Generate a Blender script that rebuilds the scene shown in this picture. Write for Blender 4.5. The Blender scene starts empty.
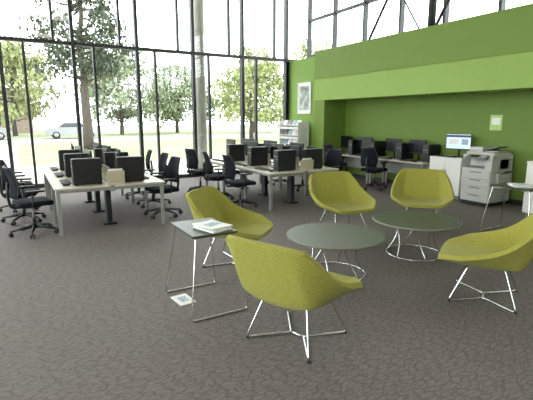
import bpy, bmesh, math, random
from mathutils import Vector, Matrix, Euler
random.seed(4)
scene = bpy.context.scene
try:
    scene.view_settings.view_transform = 'Standard'
    scene.view_settings.look = 'None'
except Exception as e:
    print(e)

# ---------------------------------------------------------------- materials
def mat(name, col, rough=0.5, metal=0.0, spec=0.5, noise=0.0, nscale=20.0, bump=0.0, bscale=200.0, emit=None, estr=0.0, sheen=0.0):
    m = bpy.data.materials.new(name); m.use_nodes = True
    nt = m.node_tree; b = nt.nodes['Principled BSDF']
    b.inputs['Base Color'].default_value = (*col, 1)
    b.inputs['Roughness'].default_value = rough
    b.inputs['Metallic'].default_value = metal
    b.inputs['Specular IOR Level'].default_value = spec
    if sheen: b.inputs['Sheen Weight'].default_value = sheen
    if emit:
        b.inputs['Emission Color'].default_value = (*emit, 1)
        b.inputs['Emission Strength'].default_value = estr
    tc = nt.nodes.new('ShaderNodeTexCoord')
    if noise:
        n = nt.nodes.new('ShaderNodeTexNoise'); n.inputs['Scale'].default_value = nscale
        n.inputs['Detail'].default_value = 4
        nt.links.new(tc.outputs['Object'], n.inputs['Vector'])
        r = nt.nodes.new('ShaderNodeValToRGB')
        r.color_ramp.elements[0].position = .3; r.color_ramp.elements[1].position = .7
        r.color_ramp.elements[0].color = (*[c*(1-noise) for c in col], 1)
        r.color_ramp.elements[1].color = (*[min(1, c*(1+noise)) for c in col], 1)
        nt.links.new(n.outputs['Fac'], r.inputs['Fac'])
        nt.links.new(r.outputs['Color'], b.inputs['Base Color'])
    if bump:
        n2 = nt.nodes.new('ShaderNodeTexNoise'); n2.inputs['Scale'].default_value = bscale
        nt.links.new(tc.outputs['Object'], n2.inputs['Vector'])
        bp = nt.nodes.new('ShaderNodeBump'); bp.inputs['Strength'].default_value = bump
        bp.inputs['Distance'].default_value = .01
        nt.links.new(n2.outputs['Fac'], bp.inputs['Height'])
        nt.links.new(bp.outputs['Normal'], b.inputs['Normal'])
    return m

M = {}
M['fabric'] = mat('lime_fabric', (.31, .295, .055), .9, spec=.2, noise=.14, nscale=70, bump=.3, bscale=350, sheen=.1)
M['chrome'] = mat('chrome', (.72, .72, .73), .18, 1.0)
M['tabletop'] = mat('olive_laminate', (.045, .055, .030), .38, spec=.36, noise=.06, nscale=8)
M['tableedge'] = mat('table_edge', (.20, .21, .15), .4)
M['black'] = mat('black_plastic', (.008, .008, .010), .45, noise=.1)
M['black2'] = mat('dark_grey_plastic', (.016, .016, .02), .5, noise=.1)
M['mesh'] = mat('black_mesh_fabric', (.008, .010, .016), .85, spec=.2, noise=.3, nscale=120)
M['screen'] = mat('dark_screen', (.006, .007, .01), .15, noise=.1)
M['lit'] = mat('lit_screen', (.3, .4, .5), .3, emit=(.62, .8, .9), estr=.8)
M['desk'] = mat('beige_laminate', (.53, .49, .40), .35, noise=.04, nscale=6)
M['silver'] = mat('silver_paint', (.33, .33, .31), .4, .4, noise=.03)
M['cream'] = mat('cream_panel', (.48, .42, .30), .6, noise=.05)
M['white'] = mat('white_laminate', (.70, .69, .66), .4, noise=.02)
M['offwhite'] = mat('copier_plastic', (.47, .46, .43), .45, noise=.02)
M['grey'] = mat('grey_plastic', (.18, .18, .19), .45, noise=.04)
M['paper'] = mat('paper', (.8, .8, .78), .7, noise=.02)
M['paperb'] = mat('printed_paper', (.35, .45, .5), .7, noise=.5, nscale=60)
M['lgreen'] = mat('light_green_paper', (.42, .62, .22), .7, noise=.08)
M['frame'] = mat('window_frame_paint', (.035, .037, .042), .4, .3, noise=.05)
M['steel'] = mat('dark_steel', (.07, .075, .08), .45, .4, noise=.05)
M['concrete'] = mat('concrete_column', (.40, .38, .34), .8, noise=.08, nscale=6)
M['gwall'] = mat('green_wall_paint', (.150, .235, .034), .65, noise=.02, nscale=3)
M['galc'] = mat('alcove_dark_green', (.125, .20, .026), .65, noise=.02, nscale=3)  # darker tone of the wall green for the alcove wall
M['gband'] = mat('lit_band_green', (.245, .37, .07), .6, noise=.02, nscale=3)  # wall green lightened: the band's brighter lighting is put into the colour
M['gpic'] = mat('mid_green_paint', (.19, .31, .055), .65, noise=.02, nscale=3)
M['wwall'] = mat('white_wall_paint', (.62, .61, .58), .8, noise=.02, nscale=2)
M['bark'] = mat('bark', (.07, .055, .045), .95, noise=.4, nscale=8)
M['leaf'] = mat('pine_foliage', (.050, .066, .038), .8, noise=.5, nscale=3)
M['leaf2'] = mat('yellow_green_foliage', (.24, .27, .11), .8, noise=.3, nscale=2)
M['leaf3'] = mat('pale_green_foliage', (.20, .235, .14), .8, noise=.3, nscale=1)
M['lawn'] = mat('lawn_grass', (.21, .235, .12), .95, noise=.25, nscale=.6)
M['pave'] = mat('pavement', (.38, .35, .32), .9, noise=.1, nscale=1.5)
M['road'] = mat('asphalt', (.20, .19, .19), .9, noise=.1, nscale=2)
M['brick'] = mat('brick_facade', (.30, .23, .19), .9, noise=.2, nscale=4)
M['carpaint'] = mat('car_paint_silver', (.35, .36, .38), .3, .5, noise=.02)
M['carpaint2'] = mat('car_paint_dark', (.05, .06, .09), .3, .4, noise=.02)
M['art'] = mat('art_print', (.35, .38, .36), .7, noise=.6, nscale=5)

def glassmat():
    m = bpy.data.materials.new('window_glass'); m.use_nodes = True
    nt = m.node_tree; nt.nodes.clear()
    o = nt.nodes.new('ShaderNodeOutputMaterial'); mix = nt.nodes.new('ShaderNodeMixShader')
    t = nt.nodes.new('ShaderNodeBsdfTransparent'); t.inputs[0].default_value = (.94, .97, .96, 1)
    g = nt.nodes.new('ShaderNodeBsdfGlossy'); g.inputs['Roughness'].default_value = .02
    mix.inputs[0].default_value = .06
    nt.links.new(t.outputs[0], mix.inputs[1]); nt.links.new(g.outputs[0], mix.inputs[2])
    nt.links.new(mix.outputs[0], o.inputs[0]); return m
M['glass'] = glassmat()

def carpet():
    m = bpy.data.materials.new('patterned_carpet'); m.use_nodes = True
    nt = m.node_tree; L = nt.links.new; N = nt.nodes.new
    b = nt.nodes['Principled BSDF']; b.inputs['Roughness'].default_value = .72
    b.inputs['Specular IOR Level'].default_value = .28
    tc = N('ShaderNodeTexCoord')
    dn = N('ShaderNodeTexNoise'); dn.inputs['Scale'].default_value = 10; dn.inputs['Detail'].default_value = 3
    L(tc.outputs['Object'], dn.inputs['Vector'])
    sub = N('ShaderNodeVectorMath'); sub.operation = 'SUBTRACT'; sub.inputs[1].default_value = (.5, .5, .5)
    L(dn.outputs['Color'], sub.inputs[0])
    sc = N('ShaderNodeVectorMath'); sc.operation = 'SCALE'; sc.inputs['Scale'].default_value = .08
    L(sub.outputs[0], sc.inputs[0])
    ad = N('ShaderNodeVectorMath'); ad.operation = 'ADD'
    L(tc.outputs['Object'], ad.inputs[0]); L(sc.outputs[0], ad.inputs[1])
    def vor(rot, sx, sy, width):
        mp = N('ShaderNodeMapping'); mp.inputs['Rotation'].default_value = (0, 0, rot)
        mp.inputs['Scale'].default_value = (sx, sy, 1)
        L(ad.outputs[0], mp.inputs['Vector'])
        v = N('ShaderNodeTexVoronoi'); v.voronoi_dimensions = '2D'; v.feature = 'DISTANCE_TO_EDGE'
        v.inputs['Scale'].default_value = 1
        L(mp.outputs[0], v.inputs['Vector'])
        r = N('ShaderNodeMapRange'); r.inputs['From Min'].default_value = 0
        r.inputs['From Max'].default_value = width; r.inputs['To Min'].default_value = 1; r.inputs['To Max'].default_value = 0
        L(v.outputs['Distance'], r.inputs['Value'])
        return r.outputs[0]
    a = vor(.42, 8, 26, .13); c = vor(-.15, 9, 30, .13)
    mx = N('ShaderNodeMath'); mx.operation = 'MAXIMUM'; L(a, mx.inputs[0])
    m2 = N('ShaderNodeMath'); m2.operation = 'MULTIPLY'; m2.inputs[1].default_value = .8; L(c, m2.inputs[0]); L(m2.outputs[0], mx.inputs[1])
    m3 = N('ShaderNodeMath'); m3.operation = 'MULTIPLY'; L(mx.outputs[0], m3.inputs[0]); m3.inputs[1].default_value = .72
    fn = N('ShaderNodeTexNoise'); fn.inputs['Scale'].default_value = 110; fn.inputs['Detail'].default_value = 3
    L(tc.outputs['Object'], fn.inputs['Vector'])
    base = N('ShaderNodeValToRGB'); base.color_ramp.elements[0].position = .3; base.color_ramp.elements[1].position = .7
    base.color_ramp.elements[0].color = (.152, .131, .122, 1); base.color_ramp.elements[1].color = (.202, .176, .165, 1)
    L(fn.outputs['Fac'], base.inputs['Fac'])
    mix = N('ShaderNodeMix'); mix.data_type = 'RGBA'
    L(m3.outputs[0], mix.inputs['Factor']); L(base.outputs['Color'], mix.inputs['A'])
    mix.inputs['B'].default_value = (.070, .060, .056, 1)
    L(mix.outputs['Result'], b.inputs['Base Color'])
    return m
M['carpet'] = carpet()

# ---------------------------------------------------------------- mesh builder
def fillet(pts, r, n=5, closed=False):
    pts = [Vector(p) for p in pts]; out = []
    N = len(pts)
    for i, p in enumerate(pts):
        if not closed and (i == 0 or i == N-1):
            out.append(p); continue
        a = pts[(i-1) % N]; b = pts[(i+1) % N]
        da = a-p; db = b-p
        rr = min(r, da.length*.45, db.length*.45)
        p1 = p+da.normalized()*rr; p2 = p+db.normalized()*rr
        for k in range(n+1):
            t = k/n
            out.append(p1*(1-t)**2 + p*2*t*(1-t) + p2*t*t)
    return out

class MB:
    def __init__(s):
        s.v = []; s.f = []; s.m = []; s.sm = []; s.mats = []
    def mi(s, k):
        if k not in s.mats: s.mats.append(k)
        return s.mats.index(k)
    def add(s, vs, fs, k, smooth=False, T=None):
        o = len(s.v); i = s.mi(k)
        for v in vs:
            v = Vector(v)
            s.v.append(T @ v if T else v)
        for f in fs:
            s.f.append([o+a for a in f]); s.m.append(i); s.sm.append(smooth)
    def box(s, c, d, k, bev=0, rot=None, seg=2, smooth=False):
        bm = bmesh.new(); bmesh.ops.create_cube(bm, size=1)
        for v in bm.verts: v.co = Vector((v.co.x*d[0], v.co.y*d[1], v.co.z*d[2]))
        if bev:
            bmesh.ops.bevel(bm, geom=bm.edges[:], offset=bev, segments=seg, profile=.5, affect='EDGES')
        T = Matrix.Translation(Vector(c))
        if rot: T = T @ Euler(rot).to_matrix().to_4x4()
        bm.verts.index_update()
        s.add([v.co.copy() for v in bm.verts], [[v.index for v in f.verts] for f in bm.faces], k, smooth, T)
        bm.free()
    def b2(s, a, b, k, bev=0):
        s.box([(a[i]+b[i])/2 for i in range(3)], [abs(b[i]-a[i]) for i in range(3)], k, bev)
    def tube(s, pts, r, k, closed=False, seg=8, radii=None):
        pts = [Vector(p) for p in pts]
        q = [pts[0]]
        for p in pts[1:]:
            if (p-q[-1]).length > 1e-5: q.append(p)
        pts = q; n = len(pts)
        if n < 2: return
        tang = []
        for i in range(n):
            if closed: t = pts[(i+1) % n]-pts[i-1]
            elif i == 0: t = pts[1]-pts[0]
            elif i == n-1: t = pts[-1]-pts[-2]
            else: t = (pts[i+1]-pts[i]).normalized()+(pts[i]-pts[i-1]).normalized()
            tang.append(t.normalized())
        up = Vector((0, 0, 1)) if abs(tang[0].z) < .9 else Vector((1, 0, 0))
        nrm = tang[0].cross(up).normalized(); vs = []; fs = []
        for i in range(n):
            nrm = (nrm - tang[i]*nrm.dot(tang[i])).normalized()
            bn = tang[i].cross(nrm)
            rr = radii[i] if radii else r
            for j in range(seg):
                a = 2*math.pi*j/seg
                vs.append(pts[i]+nrm*math.cos(a)*rr+bn*math.sin(a)*rr)
        for i in range(n if closed else n-1):
            i2 = (i+1) % n
            for j in range(seg):
                j2 = (j+1) % seg
                fs.append([i*seg+j, i*seg+j2, i2*seg+j2, i2*seg+j])
        if not closed:
            fs.append(list(range(seg))[::-1]); fs.append([(n-1)*seg+j for j in range(seg)])
        s.add(vs, fs, k, True)
    def cyl(s, a, b, r, k, seg=20, r2=None):
        s.tube([a, b], r, k, seg=seg, radii=[r, r if r2 is None else r2])
    def disc(s, c, r, h, k, kedge, seg=64, chamfer=.004):
        cx, cy, cz = c
        prof = [(0, h/2), (r-chamfer, h/2), (r, h/2-chamfer), (r, -h/2+chamfer), (r-chamfer, -h/2), (0, -h/2)]
        vs = []; rings = []
        for (pr, pz) in prof[1:5]:
            st = len(vs)
            for j in range(seg):
                a = 2*math.pi*j/seg
                vs.append((cx+pr*math.cos(a), cy+pr*math.sin(a), cz+pz))
            rings.append(st)
        s.add(vs, [[rings[0]+j for j in range(seg)]], k)
        s.add(vs, [[rings[3]+j for j in range(seg)][::-1]], kedge)
        fs = []
        for q in range(3):
            for j in range(seg):
                j2 = (j+1) % seg
                fs.append([rings[q]+j, rings[q+1]+j, rings[q+1]+j2, rings[q]+j2])
        s.add(vs, fs, kedge, True)
    def addobj(s, o, k, smooth=True):
        dg = bpy.context.evaluated_depsgraph_get()
        e = o.evaluated_get(dg); me = e.to_mesh()
        s.add([v.co.copy() for v in me.vertices], [list(p.vertices) for p in me.polygons], k, smooth)
        e.to_mesh_clear(); bpy.data.objects.remove(o, do_unlink=True)
    def mesh(s, name):
        me = bpy.data.meshes.new(name)
        me.from_pydata([tuple(v) for v in s.v], [], s.f)
        for k in s.mats: me.materials.append(M[k])
        me.polygons.foreach_set('material_index', s.m)
        me.polygons.foreach_set('use_smooth', s.sm)
        me.update(); return me
    def obj(s, name, loc=(0, 0, 0), rz=0):
        return place(s.mesh(name), name, loc, rz)

def place(me, name, loc=(0, 0, 0), rz=0):
    o = bpy.data.objects.new(name, me); o.location = loc; o.rotation_euler = (0, 0, rz)
    scene.collection.objects.link(o); return o
def face(dx, dy): return math.atan2(dx, -dy)

# ---------------------------------------------------------------- room shell
YW = 12.13; XP = 7.8; XB = 8.6; H = 6.2; XL = -7.0; YB = -6.0
b = MB(); b.b2((XL-.2, YB-.2, -.2), (XB+.2, YW+.1, 0), 'carpet'); b.obj('floor')
b = MB(); b.b2((XL-.2, YB-.2, H), (XB+.6, YW+.3, H+.2), 'wwall'); b.obj('ceiling')
b = MB(); b.b2((XL-.2, YB-.2, 0), (XB+.2, YB, H), 'wwall'); b.obj('wall_back')
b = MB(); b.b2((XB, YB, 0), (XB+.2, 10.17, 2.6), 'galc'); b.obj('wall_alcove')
b = MB(); b.b2((XB-.012, YB, 0), (XB-.001, 10.16, .10), 'black2'); b.obj('baseboard_alcove')
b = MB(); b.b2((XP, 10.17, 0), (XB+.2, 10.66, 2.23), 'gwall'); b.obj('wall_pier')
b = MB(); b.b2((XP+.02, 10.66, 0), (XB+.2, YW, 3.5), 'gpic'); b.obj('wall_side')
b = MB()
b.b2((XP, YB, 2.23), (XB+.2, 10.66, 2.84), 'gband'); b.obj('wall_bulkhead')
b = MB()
b.b2((XP-.02, YB, 2.84), (XB+.2, 10.66, 3.62), 'gwall'); b.obj('wall_parapet')  # darker green here stands in for the shading of an angled face

# curtain wall
b = MB()
zt = 3.53
b.b2((XL, YW-.08, 0), (XB+.2, YW+.08, .10), 'frame')
b.b2((XL, YW-.07, zt-.04), (XB+.2, YW+.07, zt+.04), 'frame')
b.b2((XL, YW-.08, H-.1), (XB+.2, YW+.08, H), 'frame')
k = -6
while True:
    x = 1.43+1.57*k
    if x > XB: break
    if x > XL: b.b2((x-.04, YW-.09, .1), (x+.04, YW+.07, H-.1), 'frame')
    if XL < x+.48 < XP: b.b2((x+.48-.028, YW-.06, .1), (x+.48+.028, YW+.05, zt-.04), 'frame')
    if XL < x-.43 < XB: b.b2((x-.43-.028, YW-.06, zt+.04), (x-.43+.028, YW+.05, H-.1), 'frame')
    k += 1
b.b2((XP-.1, YW-.09, .1), (XP, YW+.07, 3.5), 'frame')
b.b2((XL, YW+.0, .1), (XP-.05, YW+.008, zt-.04), 'glass')
b.b2((XL, YW+.0, zt+.04), (XB+.2, YW+.008, H-.1), 'glass')
b.obj('window_1')
# clerestory above the bulkhead
XC = 8.55
b = MB()
b.b2((XC-.06, YB, 3.62), (XC+.06, YW-.08, 3.72), 'frame')
b.b2((XC-.06, YB, H-.1), (XC+.06, YW-.08, H), 'frame')
b.b2((XC-.05, YB, 4.75), (XC+.05, YW-.08, 4.82), 'frame')
y = YW-.12; i = 0
while y > YB:
    b.b2((XC-.07, y-.035, 3.72), (XC+.06, y+.035, H-.1), 'frame'); y -= 1.3
b.b2((XC, YB, 3.7), (XC+.008, YW-.1, H-.1), 'glass')
b.obj('window_2')
# steel bracing in front of clerestory
b = MB()
b.cyl((8.2, 8.9, 3.66), (8.2, 7.2, H-.04), .035, 'steel', 10)
b.cyl((8.2, 7.2, 3.66), (8.2, 8.9, H-.04), .02, 'steel', 10)
b.cyl((8.2, 6.9, 3.64), (8.2, 6.9, H-.001), .085, 'steel', 16)
b.cyl((8.2, 6.8, 3.66), (8.2, 5.3, H-.04), .035, 'steel', 10)
b.box((8.2, 6.9, 3.637), (.3, .3, .03), 'steel', .004)
b.obj('steel_brace')
# unseen left wall, glazed to add fill light
b = MB()
b.b2((XL-.08, YB, 0), (XL+.08, YW, .1), 'frame'); b.b2((XL-.08, YB, H-.1), (XL+.08, YW, H), 'frame')
b.b2((XL-.07, YB, zt-.04), (XL+.07, YW, zt+.04), 'frame')
y = YB
while y < YW:
    b.b2((XL-.07, y, .1), (XL+.07, y+.08, H-.1), 'frame'); y += 1.57
b.b2((XL, YB, .1), (XL+.008, YW, H-.1), 'glass')
b.obj('fill_window_left')

# outdoor column
b = MB(); b.cyl((5.02, 12.75, -.04), (5.02, 12.75, H+.2), .17, 'concrete', 28)
b.box((5.02, 12.75, .03), (.5, .5, .14), 'concrete', .01); b.obj('column')

# ---------------------------------------------------------------- lounge chair
def lounge_chair():
    b = MB()
    rows = [
        [(.30,-.38,.450),(.25,-.405,.43),(.13,-.415,.425),(0,-.415,.425)],
        [(.45,-.19,.505),(.30,-.20,.43),(.15,-.20,.405),(0,-.20,.405)],
        [(.455,.05,.56),(.30,.08,.42),(.15,.09,.39),(0,.09,.39)],
        [(.43,.20,.640),(.29,.265,.44),(.145,.28,.40),(0,.28,.40)],
        [(.39,.31,.76),(.275,.37,.65),(.14,.38,.64),(0,.38,.64)],
        [(.335,.415,.865),(.235,.44,.875),(.125,.45,.878),(0,.45,.878)],
    ]
    vs = []; fs = []
    for r in rows:
        full = [(-x, y, z) for (x, y, z) in r[:3]] + [r[3]] + [r[2], r[1], r[0]]
        vs += full
    for i in range(len(rows)-1):
        for j in range(6):
            a = i*7+j
            fs.append([a, a+1, a+8, a+7])
    me = bpy.data.meshes.new('tmp'); me.from_pydata(vs, [], fs)
    me.update()
    at = me.attributes.new('crease_edge', 'FLOAT', 'EDGE')
    for e in me.edges:
        a, c = sorted(e.vertices); ra, ca = divmod(a, 7); rc, cc = divmod(c, 7)
        v = 0
        if ra == rc == 3 and 1 <= min(ca, cc) and max(ca, cc) <= 5: v = .8
        if ca == cc and ca in (1, 5) and rc <= 3: v = .75
        if ca == cc and ca in (1, 5) and rc > 3: v = .6
        at.data[e.index].value = v
    av = me.attributes.new('crease_vert', 'FLOAT', 'POINT')
    for r_, v in ((0, .65), (1, .85), (5, .85)):
        for c_ in (0, 6): av.data[r_*7+c_].value = v
    o = bpy.data.objects.new('tmp', me); scene.collection.objects.link(o)
    ss = o.modifiers.new('u', 'SUBSURF'); ss.levels = 3; ss.render_levels = 3
    sm = o.modifiers.new('s', 'SOLIDIFY'); sm.thickness = .045; sm.offset = -1; sm.use_even_offset = True
    bv = o.modifiers.new('b', 'BEVEL'); bv.width = .014; bv.segments = 3; bv.limit_method = 'ANGLE'; bv.angle_limit = math.radians(55)
    bpy.context.view_layer.update()
    b.addobj(o, 'fabric')
    # wire base
    r = .0095
    for s in (-1, 1):
        pts = [(s*.14, -.12, .37), (s*.20, -.14, .345), (s*.29, -.28, r), (s*.06, 0, r), (s*.29, .28, r), (s*.19, .16, .36), (s*.13, .14, .38)]
        b.tube(fillet(pts, .035, 5), r, 'chrome', seg=10)
        for q in (-1, 1):
            b.cyl((s*.285, q*.275, 0), (s*.285, q*.275, .012), .014, 'black', 12)
    b.tube([(-.19, -.135, .352), (.19, -.135, .352)], r, 'chrome')
    b.tube([(-.18, .15, .365), (.18, .15, .365)], r, 'chrome')
    b.tube([(-.065, 0, r), (.065, 0, r)], r, 'chrome')
    return b.mesh('lounge_chair')
lc = lounge_chair()
for (x, y, fx, fy) in [(1.80, 2.63, .93, .37), (2.15, 4.49, .67, -.74), (4.18, 4.93, -.17, -.99), (5.51, 4.60, -.735, -.67), (3.80, 2.36, -.50, .86)]:
    place(lc, 'lounge_chair', (x, y, 0), face(fx, fy))

# ---------------------------------------------------------------- coffee tables
def coffee_table():
    b = MB()
    b.disc((0, 0, .44), .535, .022, 'tabletop', 'tableedge')
    r = .008
    ring = [(.34*math.cos(a), .34*math.sin(a), r) for a in [2*math.pi*i/48 for i in range(48)]]
    b.tube(ring, r, 'chrome', closed=True)
    for i in range(6):
        a = math.pi/3*i; a2 = a+.55
        p = [(.30*math.cos(a), .30*math.sin(a), .43), (.17*math.cos(a+.25), .17*math.sin(a+.25), .24), (.34*math.cos(a2), .34*math.sin(a2), r)]
        q = []
        for k in range(13):
            t = k/12
            q.append(Vector(p[0])*(1-t)**2+Vector(p[1])*2*t*(1-t)+Vector(p[2])*t*t)
        b.tube(q, r, 'chrome')
    ring = [(.30*math.cos(a), .30*math.sin(a), .424) for a in [2*math.pi*i/40 for i in range(40)]]
    b.tube(ring, r*.8, 'chrome', closed=True)
    return b.mesh('coffee_table')
ct = coffee_table()
place(ct, 'coffee_table', (2.95, 3.60, 0), .2)
place(ct, 'coffee_table', (4.30, 3.655, 0), .6)

# ---------------------------------------------------------------- side tables (long axis Y)
def side_table():
    b = MB(); h = .73; r = .0095
    b.box((0, 0, h-.011), (.42, .60, .022), 'tabletop', .006)
    b.box((0, 0, h-.024), (.40, .58, .006), 'tableedge')
    for s in (-1, 1):
        pts = [(-.17, s*.10, h-.032), (-.17, s*.27, h-.032), (-.265, s*.365, r), (.265, s*.365, r), (.17, s*.27, h-.032), (.17, s*.10, h-.032)]
        b.tube(fillet(pts, .03, 5), r, 'chrome', seg=10)
    return b.mesh('side_table')
st = side_table()
place(st, 'side_table', (1.41, 3.614, 0), 0)
place(st, 'side_table', (6.3, 3.55, 0), 0)
def magazines():
    b = MB(); z = 0
    for i in range(4):
        b.box((random.uniform(-.015, .015), random.uniform(-.015, .015), z+.005), (.22, .29, .009), 'paper', .001, rot=(0, 0, random.uniform(-.12, .12)))
        z += .0095
    b.box((0, 0, z+.001), (.15, .10, .001), 'paperb', 0, rot=(0, 0, .1))
    return b.mesh('magazine_stack')
mg = magazines()
place(mg, 'magazine_stack', (1.46, 3.50, .7305), .3)
place(mg, 'magazine_stack', (6.3, 3.5, .7305), .9)
b = MB(); b.box((0, 0, .004), (.16, .24, .008), 'paper', .003); b.box((0, 0, .009), (.08, .12, .003), 'paperb'); b.obj('floor_outlet_cover', (1.24, 3.74, 0), .1)

# ---------------------------------------------------------------- task chair
def task_chair():
    b = MB()
    for i in range(5):
        a = 2*math.pi*i/5+.3
        c, s = math.cos(a), math.sin(a)
        b.tube([(.03*c, .03*s, .11), (.15*c, .15*s, .10), (.31*c, .31*s, .075)], .02, 'black', seg=8, radii=[.028, .022, .015])
        for q in (-1, 1):
            ox, oy = -s*q*.012, c*q*.012
            b.cyl((.32*c+ox, .32*s+oy, .03), (.32*c+ox*2.4, .32*s+oy*2.4, .03), .03, 'black', 14)
        b.cyl((.32*c, .32*s, .03), (.32*c, .32*s, .085), .010, 'black', 8)
    b.cyl((0, 0, .08), (0, 0, .24), .03, 'black', 16)
    b.cyl((0, 0, .24), (0, 0, .41), .018, 'silver', 14)
    b.box((0, .02, .425), (.20, .24, .05), 'black', .015)
    b.box((0, -.01, .478), (.49, .47, .075), 'mesh', .034, seg=4, smooth=True)
    # curved back
    vs = []; fs = []; nx, nz = 8, 8
    for k in range(2):
        for j in range(nz+1):
            t = j/nz; z = .58+.44*t
            w = .21+.03*math.sin(t*math.pi)-.03*t*t
            for i in range(nx+1):
                u = -1+2*i/nx
                y = .255+.05*t*t-.03*math.sin(t*math.pi)-.045*u*u+.0+(.028 if k else 0)
                vs.append((u*w, y, z))
    n = (nx+1)*(nz+1)
    for j in range(nz):
        for i in range(nx):
            a = j*(nx+1)+i
            fs.append([a, a+1, a+nx+2, a+nx+1]); fs.append([n+a, n+a+nx+1, n+a+nx+2, n+a+1])
    edge = [i for i in range(nx+1)] + [j*(nx+1)+nx for j in range(1, nz+1)] + [nz*(nx+1)+i for i in range(nx-1, -1, -1)] + [j*(nx+1) for j in range(nz-1, 0, -1)]
    for q in range(len(edge)):
        a, c = edge[q], edge[(q+1) % len(edge)]
        fs.append([a, n+a, n+c, c])
    b.add(vs, fs, 'mesh', True)
    b.tube([Vector(vs[e])+Vector((0, .014, 0)) for e in edge], .013, 'black', closed=True)
    b.tube(fillet([(0, .10, .42), (0, .28, .42), (0, .31, .60), (0, .29, .80)], .06), .02, 'black')
    for s in (-1, 1):
        b.tube(fillet([(s*.18, .05, .43), (s*.29, .05, .45), (s*.29, .05, .66)], .04), .015, 'black')
        b.box((s*.29, .01, .675), (.07, .25, .03), 'black', .012)
    return b.mesh('task_chair')
tch = task_chair()
def chair(x, y, fx, fy, j=.25):
    a = face(fx, fy)+random.uniform(-j, j)
    place(tch, 'task_chair', (x, y, 0), a)

# ---------------------------------------------------------------- monitors, towers, keyboards
def monitor(scr):
    b = MB()
    b.box((0, .02, .008), (.24, .19, .014), 'black', .006)
    b.tube([(0, .06, .01), (0, .055, .20), (0, .03, .30)], .022, 'black')
    b.box((0, 0, .33), (.54, .028, .34), 'black', .006)
    b.box((0, .024, .33), (.36, .03, .22), 'black2', .01)
    b.box((0, -.0145, .335), (.515, .002, .305), scr)
    if scr == 'lit':
        b.box((0, -.016, .45), (.515, .001, .05), 'carpaint2')
        b.box((-.1, -.016, .33), (.22, .001, .12), 'paper')
        b.box((.14, -.016, .33), (.14, .001, .12), 'paperb')
    return b.mesh('computer_monitor')
mon = monitor('screen'); monlit = monitor('lit')
def tower():
    b = MB()
    b.box((0, 0, .205), (.175, .40, .39), 'black', .008)
    b.box((0, -.203, .205), (.165, .012, .375), 'black2', .004)
    b.box((0, -.211, .335), (.145, .004, .04), 'black')
    b.box((0, -.211, .285), (.145, .004, .02), 'grey')
    b.cyl((.05, -.208, .23), (.05, -.214, .23), .012, 'silver', 12)
    for i in range(6): b.box((0, -.211, .06+.02*i), (.12, .003, .006), 'black')
    for s in (-1, 1):
        for q in (-1, 1): b.box((s*.06, q*.16, .006), (.03, .04, .012), 'black')
    return b.mesh('computer_tower')
tw = tower()
def keyboard():
    b = MB(); b.box((0, 0, .009), (.44, .14, .016), 'black', .004)
    for r in range(5):
        for c in range(15):
            b.box((-.20+.0285*c, -.05+.025*r, .020), (.023, .020, .008), 'black2')
    return b.mesh('keyboard')
kb = keyboard()
def mouse():
    b = MB(); b.box((0, 0, .016), (.06, .10, .03), 'black', .014, seg=3, smooth=True)
    b.cyl((-.004, -.03, .03), (.004, -.03, .03), .008, 'grey', 10); return b.mesh('computer_mouse')
ms = mouse()

ZD = .71
def bench(x0, x1, y0, y1):
    b = MB(); xm = (x0+x1)/2
    n = 3; L = (y1-y0)/n
    for i in range(n):
        for (a, c) in ((x0, xm-.03), (xm+.03, x1)):
            b.box(((a+c)/2, y0+L*(i+.5), ZD-.014), (c-a, L-.006, .028), 'desk', .004)
    b.b2((xm-.03, y0+.02, ZD-.1), (xm+.03, y1-.02, ZD-.03), 'silver')
    for yy in (y0+.05, y0+L, y0+2*L, y1-.05):
        for xx in (x0+.05, x1-.05):
            b.box((xx, yy, (ZD-.028)/2), (.05, .05, ZD-.028), 'silver', .004)
        b.b2((x0+.05, yy-.02, ZD-.075), (x1-.05, yy+.02, ZD-.03), 'silver')
    for xx in (x0+.07, x1-.07):
        b.b2((xx-.015, y0+.05, ZD-.07), (xx+.015, y1-.05, ZD-.03), 'silver')
    for i in range(n):
        b.box((xm, y0+L*(i+.5), .33), (.08, .16, .60), 'black2', .005)
        b.box((xm, y0+L*(i+.5), .02), (.2, .24, .03), 'black', .005)
    b.obj('computer_desk')
    b = MB()
    for i in range(n):
        b.box((xm, y0+L*(i+.5), ZD+.13), (.022, L*.5, .24), 'cream', .004)
    b.obj('desk_divider')
    # small cream document holder near the aisle end
    b = MB()
    b.box((0, 0, .01), (.26, .12, .02), 'cream', .003)
    for q in (-.04, 0, .035): b.box((0, q, .115), (.25, .008, .19), 'cream', .003, rot=(.1, 0, 0))
    b.box((0, .016, .13), (.21, .010, .22), 'paper', .001, rot=(.1, 0, 0))
    b.obj('document_holder', (xm+.06, y0+.07, ZD+.0005))
    for i in range(n):
        yc = y0+L*(i+.5)
        for s in (-1, 1):
            place(mon, 'computer_monitor', (xm+s*.24, yc+.16, ZD+.001), face(s, random.uniform(-.12, .12)))
            place(tw, 'computer_tower', (xm+s*.32, yc-.27, ZD), face(s, 0))
            place(kb, 'keyboard', (xm+s*.60, yc+.12, ZD+.001), face(s, 0))
            place(ms, 'computer_mouse', (xm+s*.62, yc+.08+s*.34, ZD+.001), face(s, 0))
bench(.40, 2.02, 6.75, 10.0)
bench(3.97, 5.60, 6.75, 10.0)
for (x, y) in [(.12, 7.2), (.0, 8.2), (-.05, 9.3)]: chair(x, y, 1, 0)
for (x, y) in [(2.17, 7.45), (2.27, 8.45), (2.24, 9.5)]: chair(x, y, -1, 0)
for (x, y) in [(3.70, 7.45), (3.68, 8.45), (3.68, 9.5)]: chair(x, y, 1, 0)
for (x, y) in [(5.90, 7.55), (5.95, 8.55), (5.95, 9.6)]: chair(x, y, -1, 0)

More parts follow.
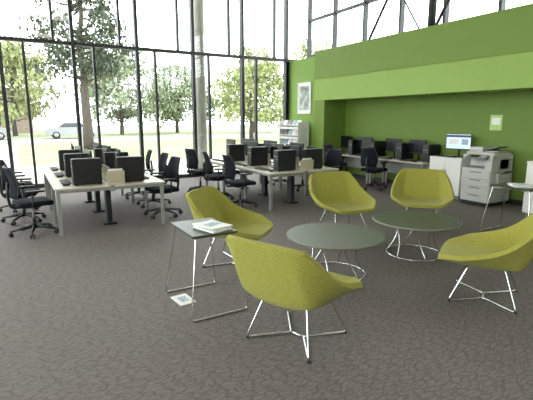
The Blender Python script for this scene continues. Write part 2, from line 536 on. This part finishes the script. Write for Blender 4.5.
# alcove desk
b = MB()
for (a, c) in ((6.62, 8.38), (8.39, 10.12)):
    b.box((8.23, (a+c)/2, ZD-.014), (.70, c-a, .028), 'desk', .004)
    for yy in (a+.05, c-.05):
        for xx in (7.95, 8.53):
            b.box((xx, yy, (ZD-.028)/2), (.05, .05, ZD-.028), 'silver', .004)
        b.b2((7.95, yy-.02, ZD-.075), (8.53, yy+.02, ZD-.03), 'silver')
    b.b2((8.5, a+.05, .3), (8.52, c-.05, ZD-.03), 'silver')
b.obj('computer_desk')
for y in (9.75, 8.98, 7.95, 7.17):
    place(mon, 'computer_monitor', (8.32, y, ZD+.001), face(-1, random.uniform(-.2, .1)))
    place(kb, 'keyboard', (8.02, y, ZD+.001), face(-1, 0))
for y in (9.36, 8.5, 7.56, 6.76):
    place(tw, 'computer_tower', (8.33, y, ZD), face(-1, 0))
chair(7.5, 7.75, 1, .2); chair(7.55, 9.3, 1, 0)

# white cabinet
def cabinet(w, d, h):
    b = MB()
    b.box((0, 0, .04), (w-.06, d-.06, .08), 'grey')
    b.box((0, 0, .08+(h-.11)/2), (w, d, h-.11), 'white', .004)
    b.box((0, -.005, h-.015), (w+.02, d+.02, .03), 'white', .005)
    for s in (-1, 1):
        b.box((s*w/4, -d/2-.009, .08+(h-.11)/2), (w/2-.008, .018, h-.13), 'white', .004)
        b.box((s*.04, -d/2-.03, h*.62), (.012, .02, .14), 'silver', .004)
    return b
cabinet(.80, .52, .88).obj('storage_cabinet', (8.29, 6.14, 0), face(-1, 0))
place(monlit, 'computer_monitor', (8.30, 6.05, .8805), face(-1, -.25))
place(kb, 'keyboard', (8.12, 6.2, .881), face(-1, 0))
cabinet(.75, .60, .98).obj('storage_cabinet', (7.93, 3.80, 0), face(-1, 0))

# copier
b = MB()
b.box((0, 0, .05), (.60, .64, .06), 'black2', .005)
for s in (-1, 1):
    for q in (-1, 1): b.cyl((s*.25-.012, q*.27, .026), (s*.25+.012, q*.27, .026), .026, 'black', 14)
b.box((0, .01, .41), (.63, .68, .66), 'offwhite', .01)
for i in range(4):
    z = .155+.155*i
    b.box((0, -.335, z), (.60, .02, .145), 'offwhite' , .005)
    b.box((0, -.347, z+.045), (.24, .006, .022), 'grey', .002)
    b.box((.26, -.347, z+.04), (.03, .004, .03), 'paperb')
b.box((0, .14, .83), (.63, .42, .19), 'offwhite', .006)
b.box((.24, -.05, .83), (.15, .55, .19), 'offwhite', .006)
b.box((-.07, -.12, .755), (.46, .40, .02), 'grey', .004, rot=(.08, 0, 0))
b.box((0, .01, .96), (.64, .66, .09), 'offwhite', .01)
b.box((.03, -.37, .965), (.44, .15, .035), 'grey', .008, rot=(.35, 0, 0))
b.box((-.03, -.375, .987), (.18, .09, .004), 'screen', 0, rot=(.35, 0, 0))
b.box((.16, -.375, .987), (.10, .08, .005), 'offwhite', 0, rot=(.35, 0, 0))
b.box((0, .03, 1.03), (.60, .56, .05), 'offwhite', .012)
b.box((-.14, .04, 1.10), (.30, .46, .10), 'offwhite', .025)
b.box((.13, .04, 1.12), (.30, .36, .016), 'grey', .005, rot=(0, -.28, 0))
b.box((.13, .04, 1.07), (.28, .34, .01), 'paper', .002)
b.box((.345, .05, .52), (.06, .45, .26), 'offwhite', .01)
b.box((.40, .05, .67), (.16, .34, .014), 'grey', .004, rot=(0, -.6, 0))
b.obj('photocopier', (8.14, 5.25, 0), face(-1, 0))

# wall notice, art
b = MB(); b.box((0, 0, 0), (.006, .26, .31), 'lgreen', .001); b.box((-.004, 0, .03), (.002, .18, .14), 'paper'); b.obj('wall_notice', (8.595, 5.43, 1.62))
b = MB()
for s in (-1, 1):
    b.box((0, s*.34, 0), (.04, .03, .94), 'white', .003); b.box((0, 0, s*.455), (.04, .70, .03), 'white', .003)
b.box((.008, 0, 0), (.01, .66, .90), 'paper'); b.box((.0, 0, 0), (.006, .50, .72), 'art'); b.obj('framed_picture', (7.80, 11.18, 2.32))
# magazine rack
b = MB()
for s in (-1, 1): b.box((0, s*.52, .8), (.40, .03, 1.6), 'white', .004)
b.box((.18, 0, .8), (.02, 1.02, 1.6), 'white')
for i in range(5):
    z = .25+.3*i
    b.box((-.02, 0, z), (.34, 1.01, .02), 'white', .002, rot=(0, .35, 0))
    b.box((-.18, 0, z-.03), (.015, 1.01, .07), 'white', .002)
    for j in range(4):
        b.box((-.06, -.37+.25*j, z+.11), (.02, .2, .2), ('paper', 'paperb', 'grey', 'paper')[(i+j) % 4], .002, rot=(0, .35, 0))
b.obj('magazine_rack', (7.50, 11.3, 0))

# ---------------------------------------------------------------- outdoors
b = MB(); b.b2((-60, YW+.31, -.25), (90, 120, -.06), 'lawn'); b.obj('lawn')
b = MB(); b.b2((-40, YW+.31, -.059), (60, 18.5, -.045), 'pave'); b.b2((-3, 18.5, -.059), (0, 34, -.045), 'pave'); b.obj('pavement')
b = MB(); b.b2((-60, 36, -.059), (90, 45, -.04), 'road'); b.obj('street')
b = MB(); b.b2((-60, -10, -.3), (XL-.3, YW+.3, -.06), 'lawn'); b.b2((XB+.3, -10, -.3), (90, YW+.3, -.06), 'lawn'); b.obj('side_lawn')

def tree(name, loc, h, crown, z0, leafk, nclump, per, ls, seed):
    rnd = random.Random(seed); b = MB()
    n = 7; pts = [(rnd.uniform(-.12, .12)*i*.3, rnd.uniform(-.12, .12)*i*.3, h*.92*i/n) for i in range(n+1)]
    tr = h*.022
    b.tube(pts, tr, 'bark', seg=10, radii=[tr*(1.25-1.05*i/n) for i in range(n+1)])
    for c in range(nclump):
        z = z0+(h-z0)*rnd.random()
        t = (z-z0)/(h-z0); rr = crown*(.35+.65*math.sin(math.pi*min(1, .25+.75*t)))*rnd.uniform(.35, 1)
        a = rnd.uniform(0, 6.283)
        base = Vector((0, 0, max(z0*.8, z-.6*rr*.5)))
        tip = Vector((rr*math.cos(a), rr*math.sin(a), z))
        mid = base.lerp(tip, .5)+Vector((0, 0, -.1))
        b.tube([base, mid, tip], .03, 'bark', seg=5, radii=[tr*.35, tr*.2, tr*.08])
        vs = []; fs = []
        cr = crown*rnd.uniform(.18, .34)
        for q in range(per):
            d = Vector((rnd.gauss(0, 1), rnd.gauss(0, 1), rnd.gauss(0, .6)))*cr*.6
            p = tip+d; p.z = max(p.z, .5)
            e = Euler((rnd.uniform(0, 6), rnd.uniform(0, 6), rnd.uniform(0, 6))).to_matrix()
            s = ls*rnd.uniform(.6, 1.3); o = len(vs)
            for (x, y) in ((-s, 0), (0, -s*.45), (s, 0), (0, s*.45)): vs.append(p+e @ Vector((x, y, 0)))
            fs.append([o, o+1, o+2, o+3])
        b.add(vs, fs, leafk)
    return b.obj(name, loc)
tree('pine_tree', (3.6, 26.8, -.055), 11, 2.6, 3.8, 'leaf', 52, 130, .14, 1)
tree('deciduous_tree', (-4.0, 31, -.055), 7, 2.4, 2.2, 'leaf3', 30, 80, .18, 2)
tree('deciduous_tree', (16.5, 31, -.055), 7, 2.8, 1.8, 'leaf2', 36, 90, .17, 3)
tree('deciduous_tree', (22.5, 31, -.055), 8, 3.0, 1.8, 'leaf2', 36, 90, .18, 5)
for i, (x, y, h, k) in enumerate([(-17, 56, 8, 'leaf3'), (-8, 54, 8, 'leaf3'), (0, 52, 9, 'leaf2'), (10.5, 51, 8.5, 'leaf3'), (18, 54, 8, 'leaf3'), (27, 50, 9, 'leaf2'), (37, 50, 10, 'leaf2')]):
    tree('deciduous_tree', (x, y, -.055), h, 4.6, 1.8, k, 50, 100, .26, 20+i)
# cars
def car(k):
    b = MB()
    prof = [(-2.2, .35), (-2.25, .75), (-1.9, .92), (-1.35, .98), (-.75, 1.42), (.65, 1.45), (1.35, 1.02), (2.05, .88), (2.25, .6), (2.2, .35)]
    vs = []; n = len(prof)
    for s in (-1, 1):
        for (x, z) in prof: vs.append((x, s*(.86 if z < 1.1 else .68), z))
    fs = [[i, (i+1) % n, n+(i+1) % n, n+i] for i in range(n)] + [list(range(n))[::-1], [n+i for i in range(n)]]
    b.add(vs, fs, k)
    for s in (-1, 1):
        b.add([(-1.2, s*.865, 1.0), (-.72, s*.72, 1.36), (.6, s*.72, 1.38), (1.15, s*.865, 1.02)], [[0, 1, 2, 3]], 'screen')
        for x in (-1.4, 1.4):
            b.cyl((x, s*.68, .32), (x, s*.89, .32), .32, 'black', 20); b.cyl((x, s*.88, .32), (x, s*.90, .32), .19, 'silver', 16)
    return b.mesh('car')
c1 = car('carpaint')
for x in (-2.5, 4.5): place(c1, 'car', (x, 43, -.04), 0)
# far building
b = MB(); b.b2((-34, 62, -.059), (2, 74, 5), 'brick'); b.b2((-34.3, 61.7, 5), (2.3, 74.3, 5.4), 'concrete')
for i in range(11): b.b2((-33+3*i, 61.9, 1), (-31.4+3*i, 62.1, 3), 'screen')
b.obj('brick_building')

# ---------------------------------------------------------------- lights
w = bpy.data.worlds.new('World'); scene.world = w; w.use_nodes = True
nt = w.node_tree; bg = nt.nodes['Background']
bg.inputs['Color'].default_value = (.98, .985, 1.0, 1); bg.inputs['Strength'].default_value = 7.0
for (x, y) in [(-3, -3), (2, -3), (-3, 2), (2, 2), (5.5, 0), (5.5, 6), (0, 7)]:  # unseen ceiling panels and area lights added as interior fill
    b = MB(); b.box((0, 0, 0), (1.3, 1.3, .06), 'silver', .005); o = b.obj('fill_light_panel', (x, y, H-.03))
    l = bpy.data.lights.new('fill_lamp', 'AREA'); l.energy = 18; l.size = 1.2; l.color = (1, .93, .84)
    lo = bpy.data.objects.new('fill_lamp', l); scene.collection.objects.link(lo)
    lo.parent = o; lo.location = (0, 0, -.04)

# ---------------------------------------------------------------- camera
cam = bpy.data.cameras.new('camera'); cam.sensor_width = 36; cam.lens = 36*430/533
co = bpy.data.objects.new('camera', cam); scene.collection.objects.link(co)
co.location = (0, 0, 1.7); co.rotation_euler = (math.radians(79.3), 0, math.radians(-30))
cam.clip_end = 300
scene.camera = co
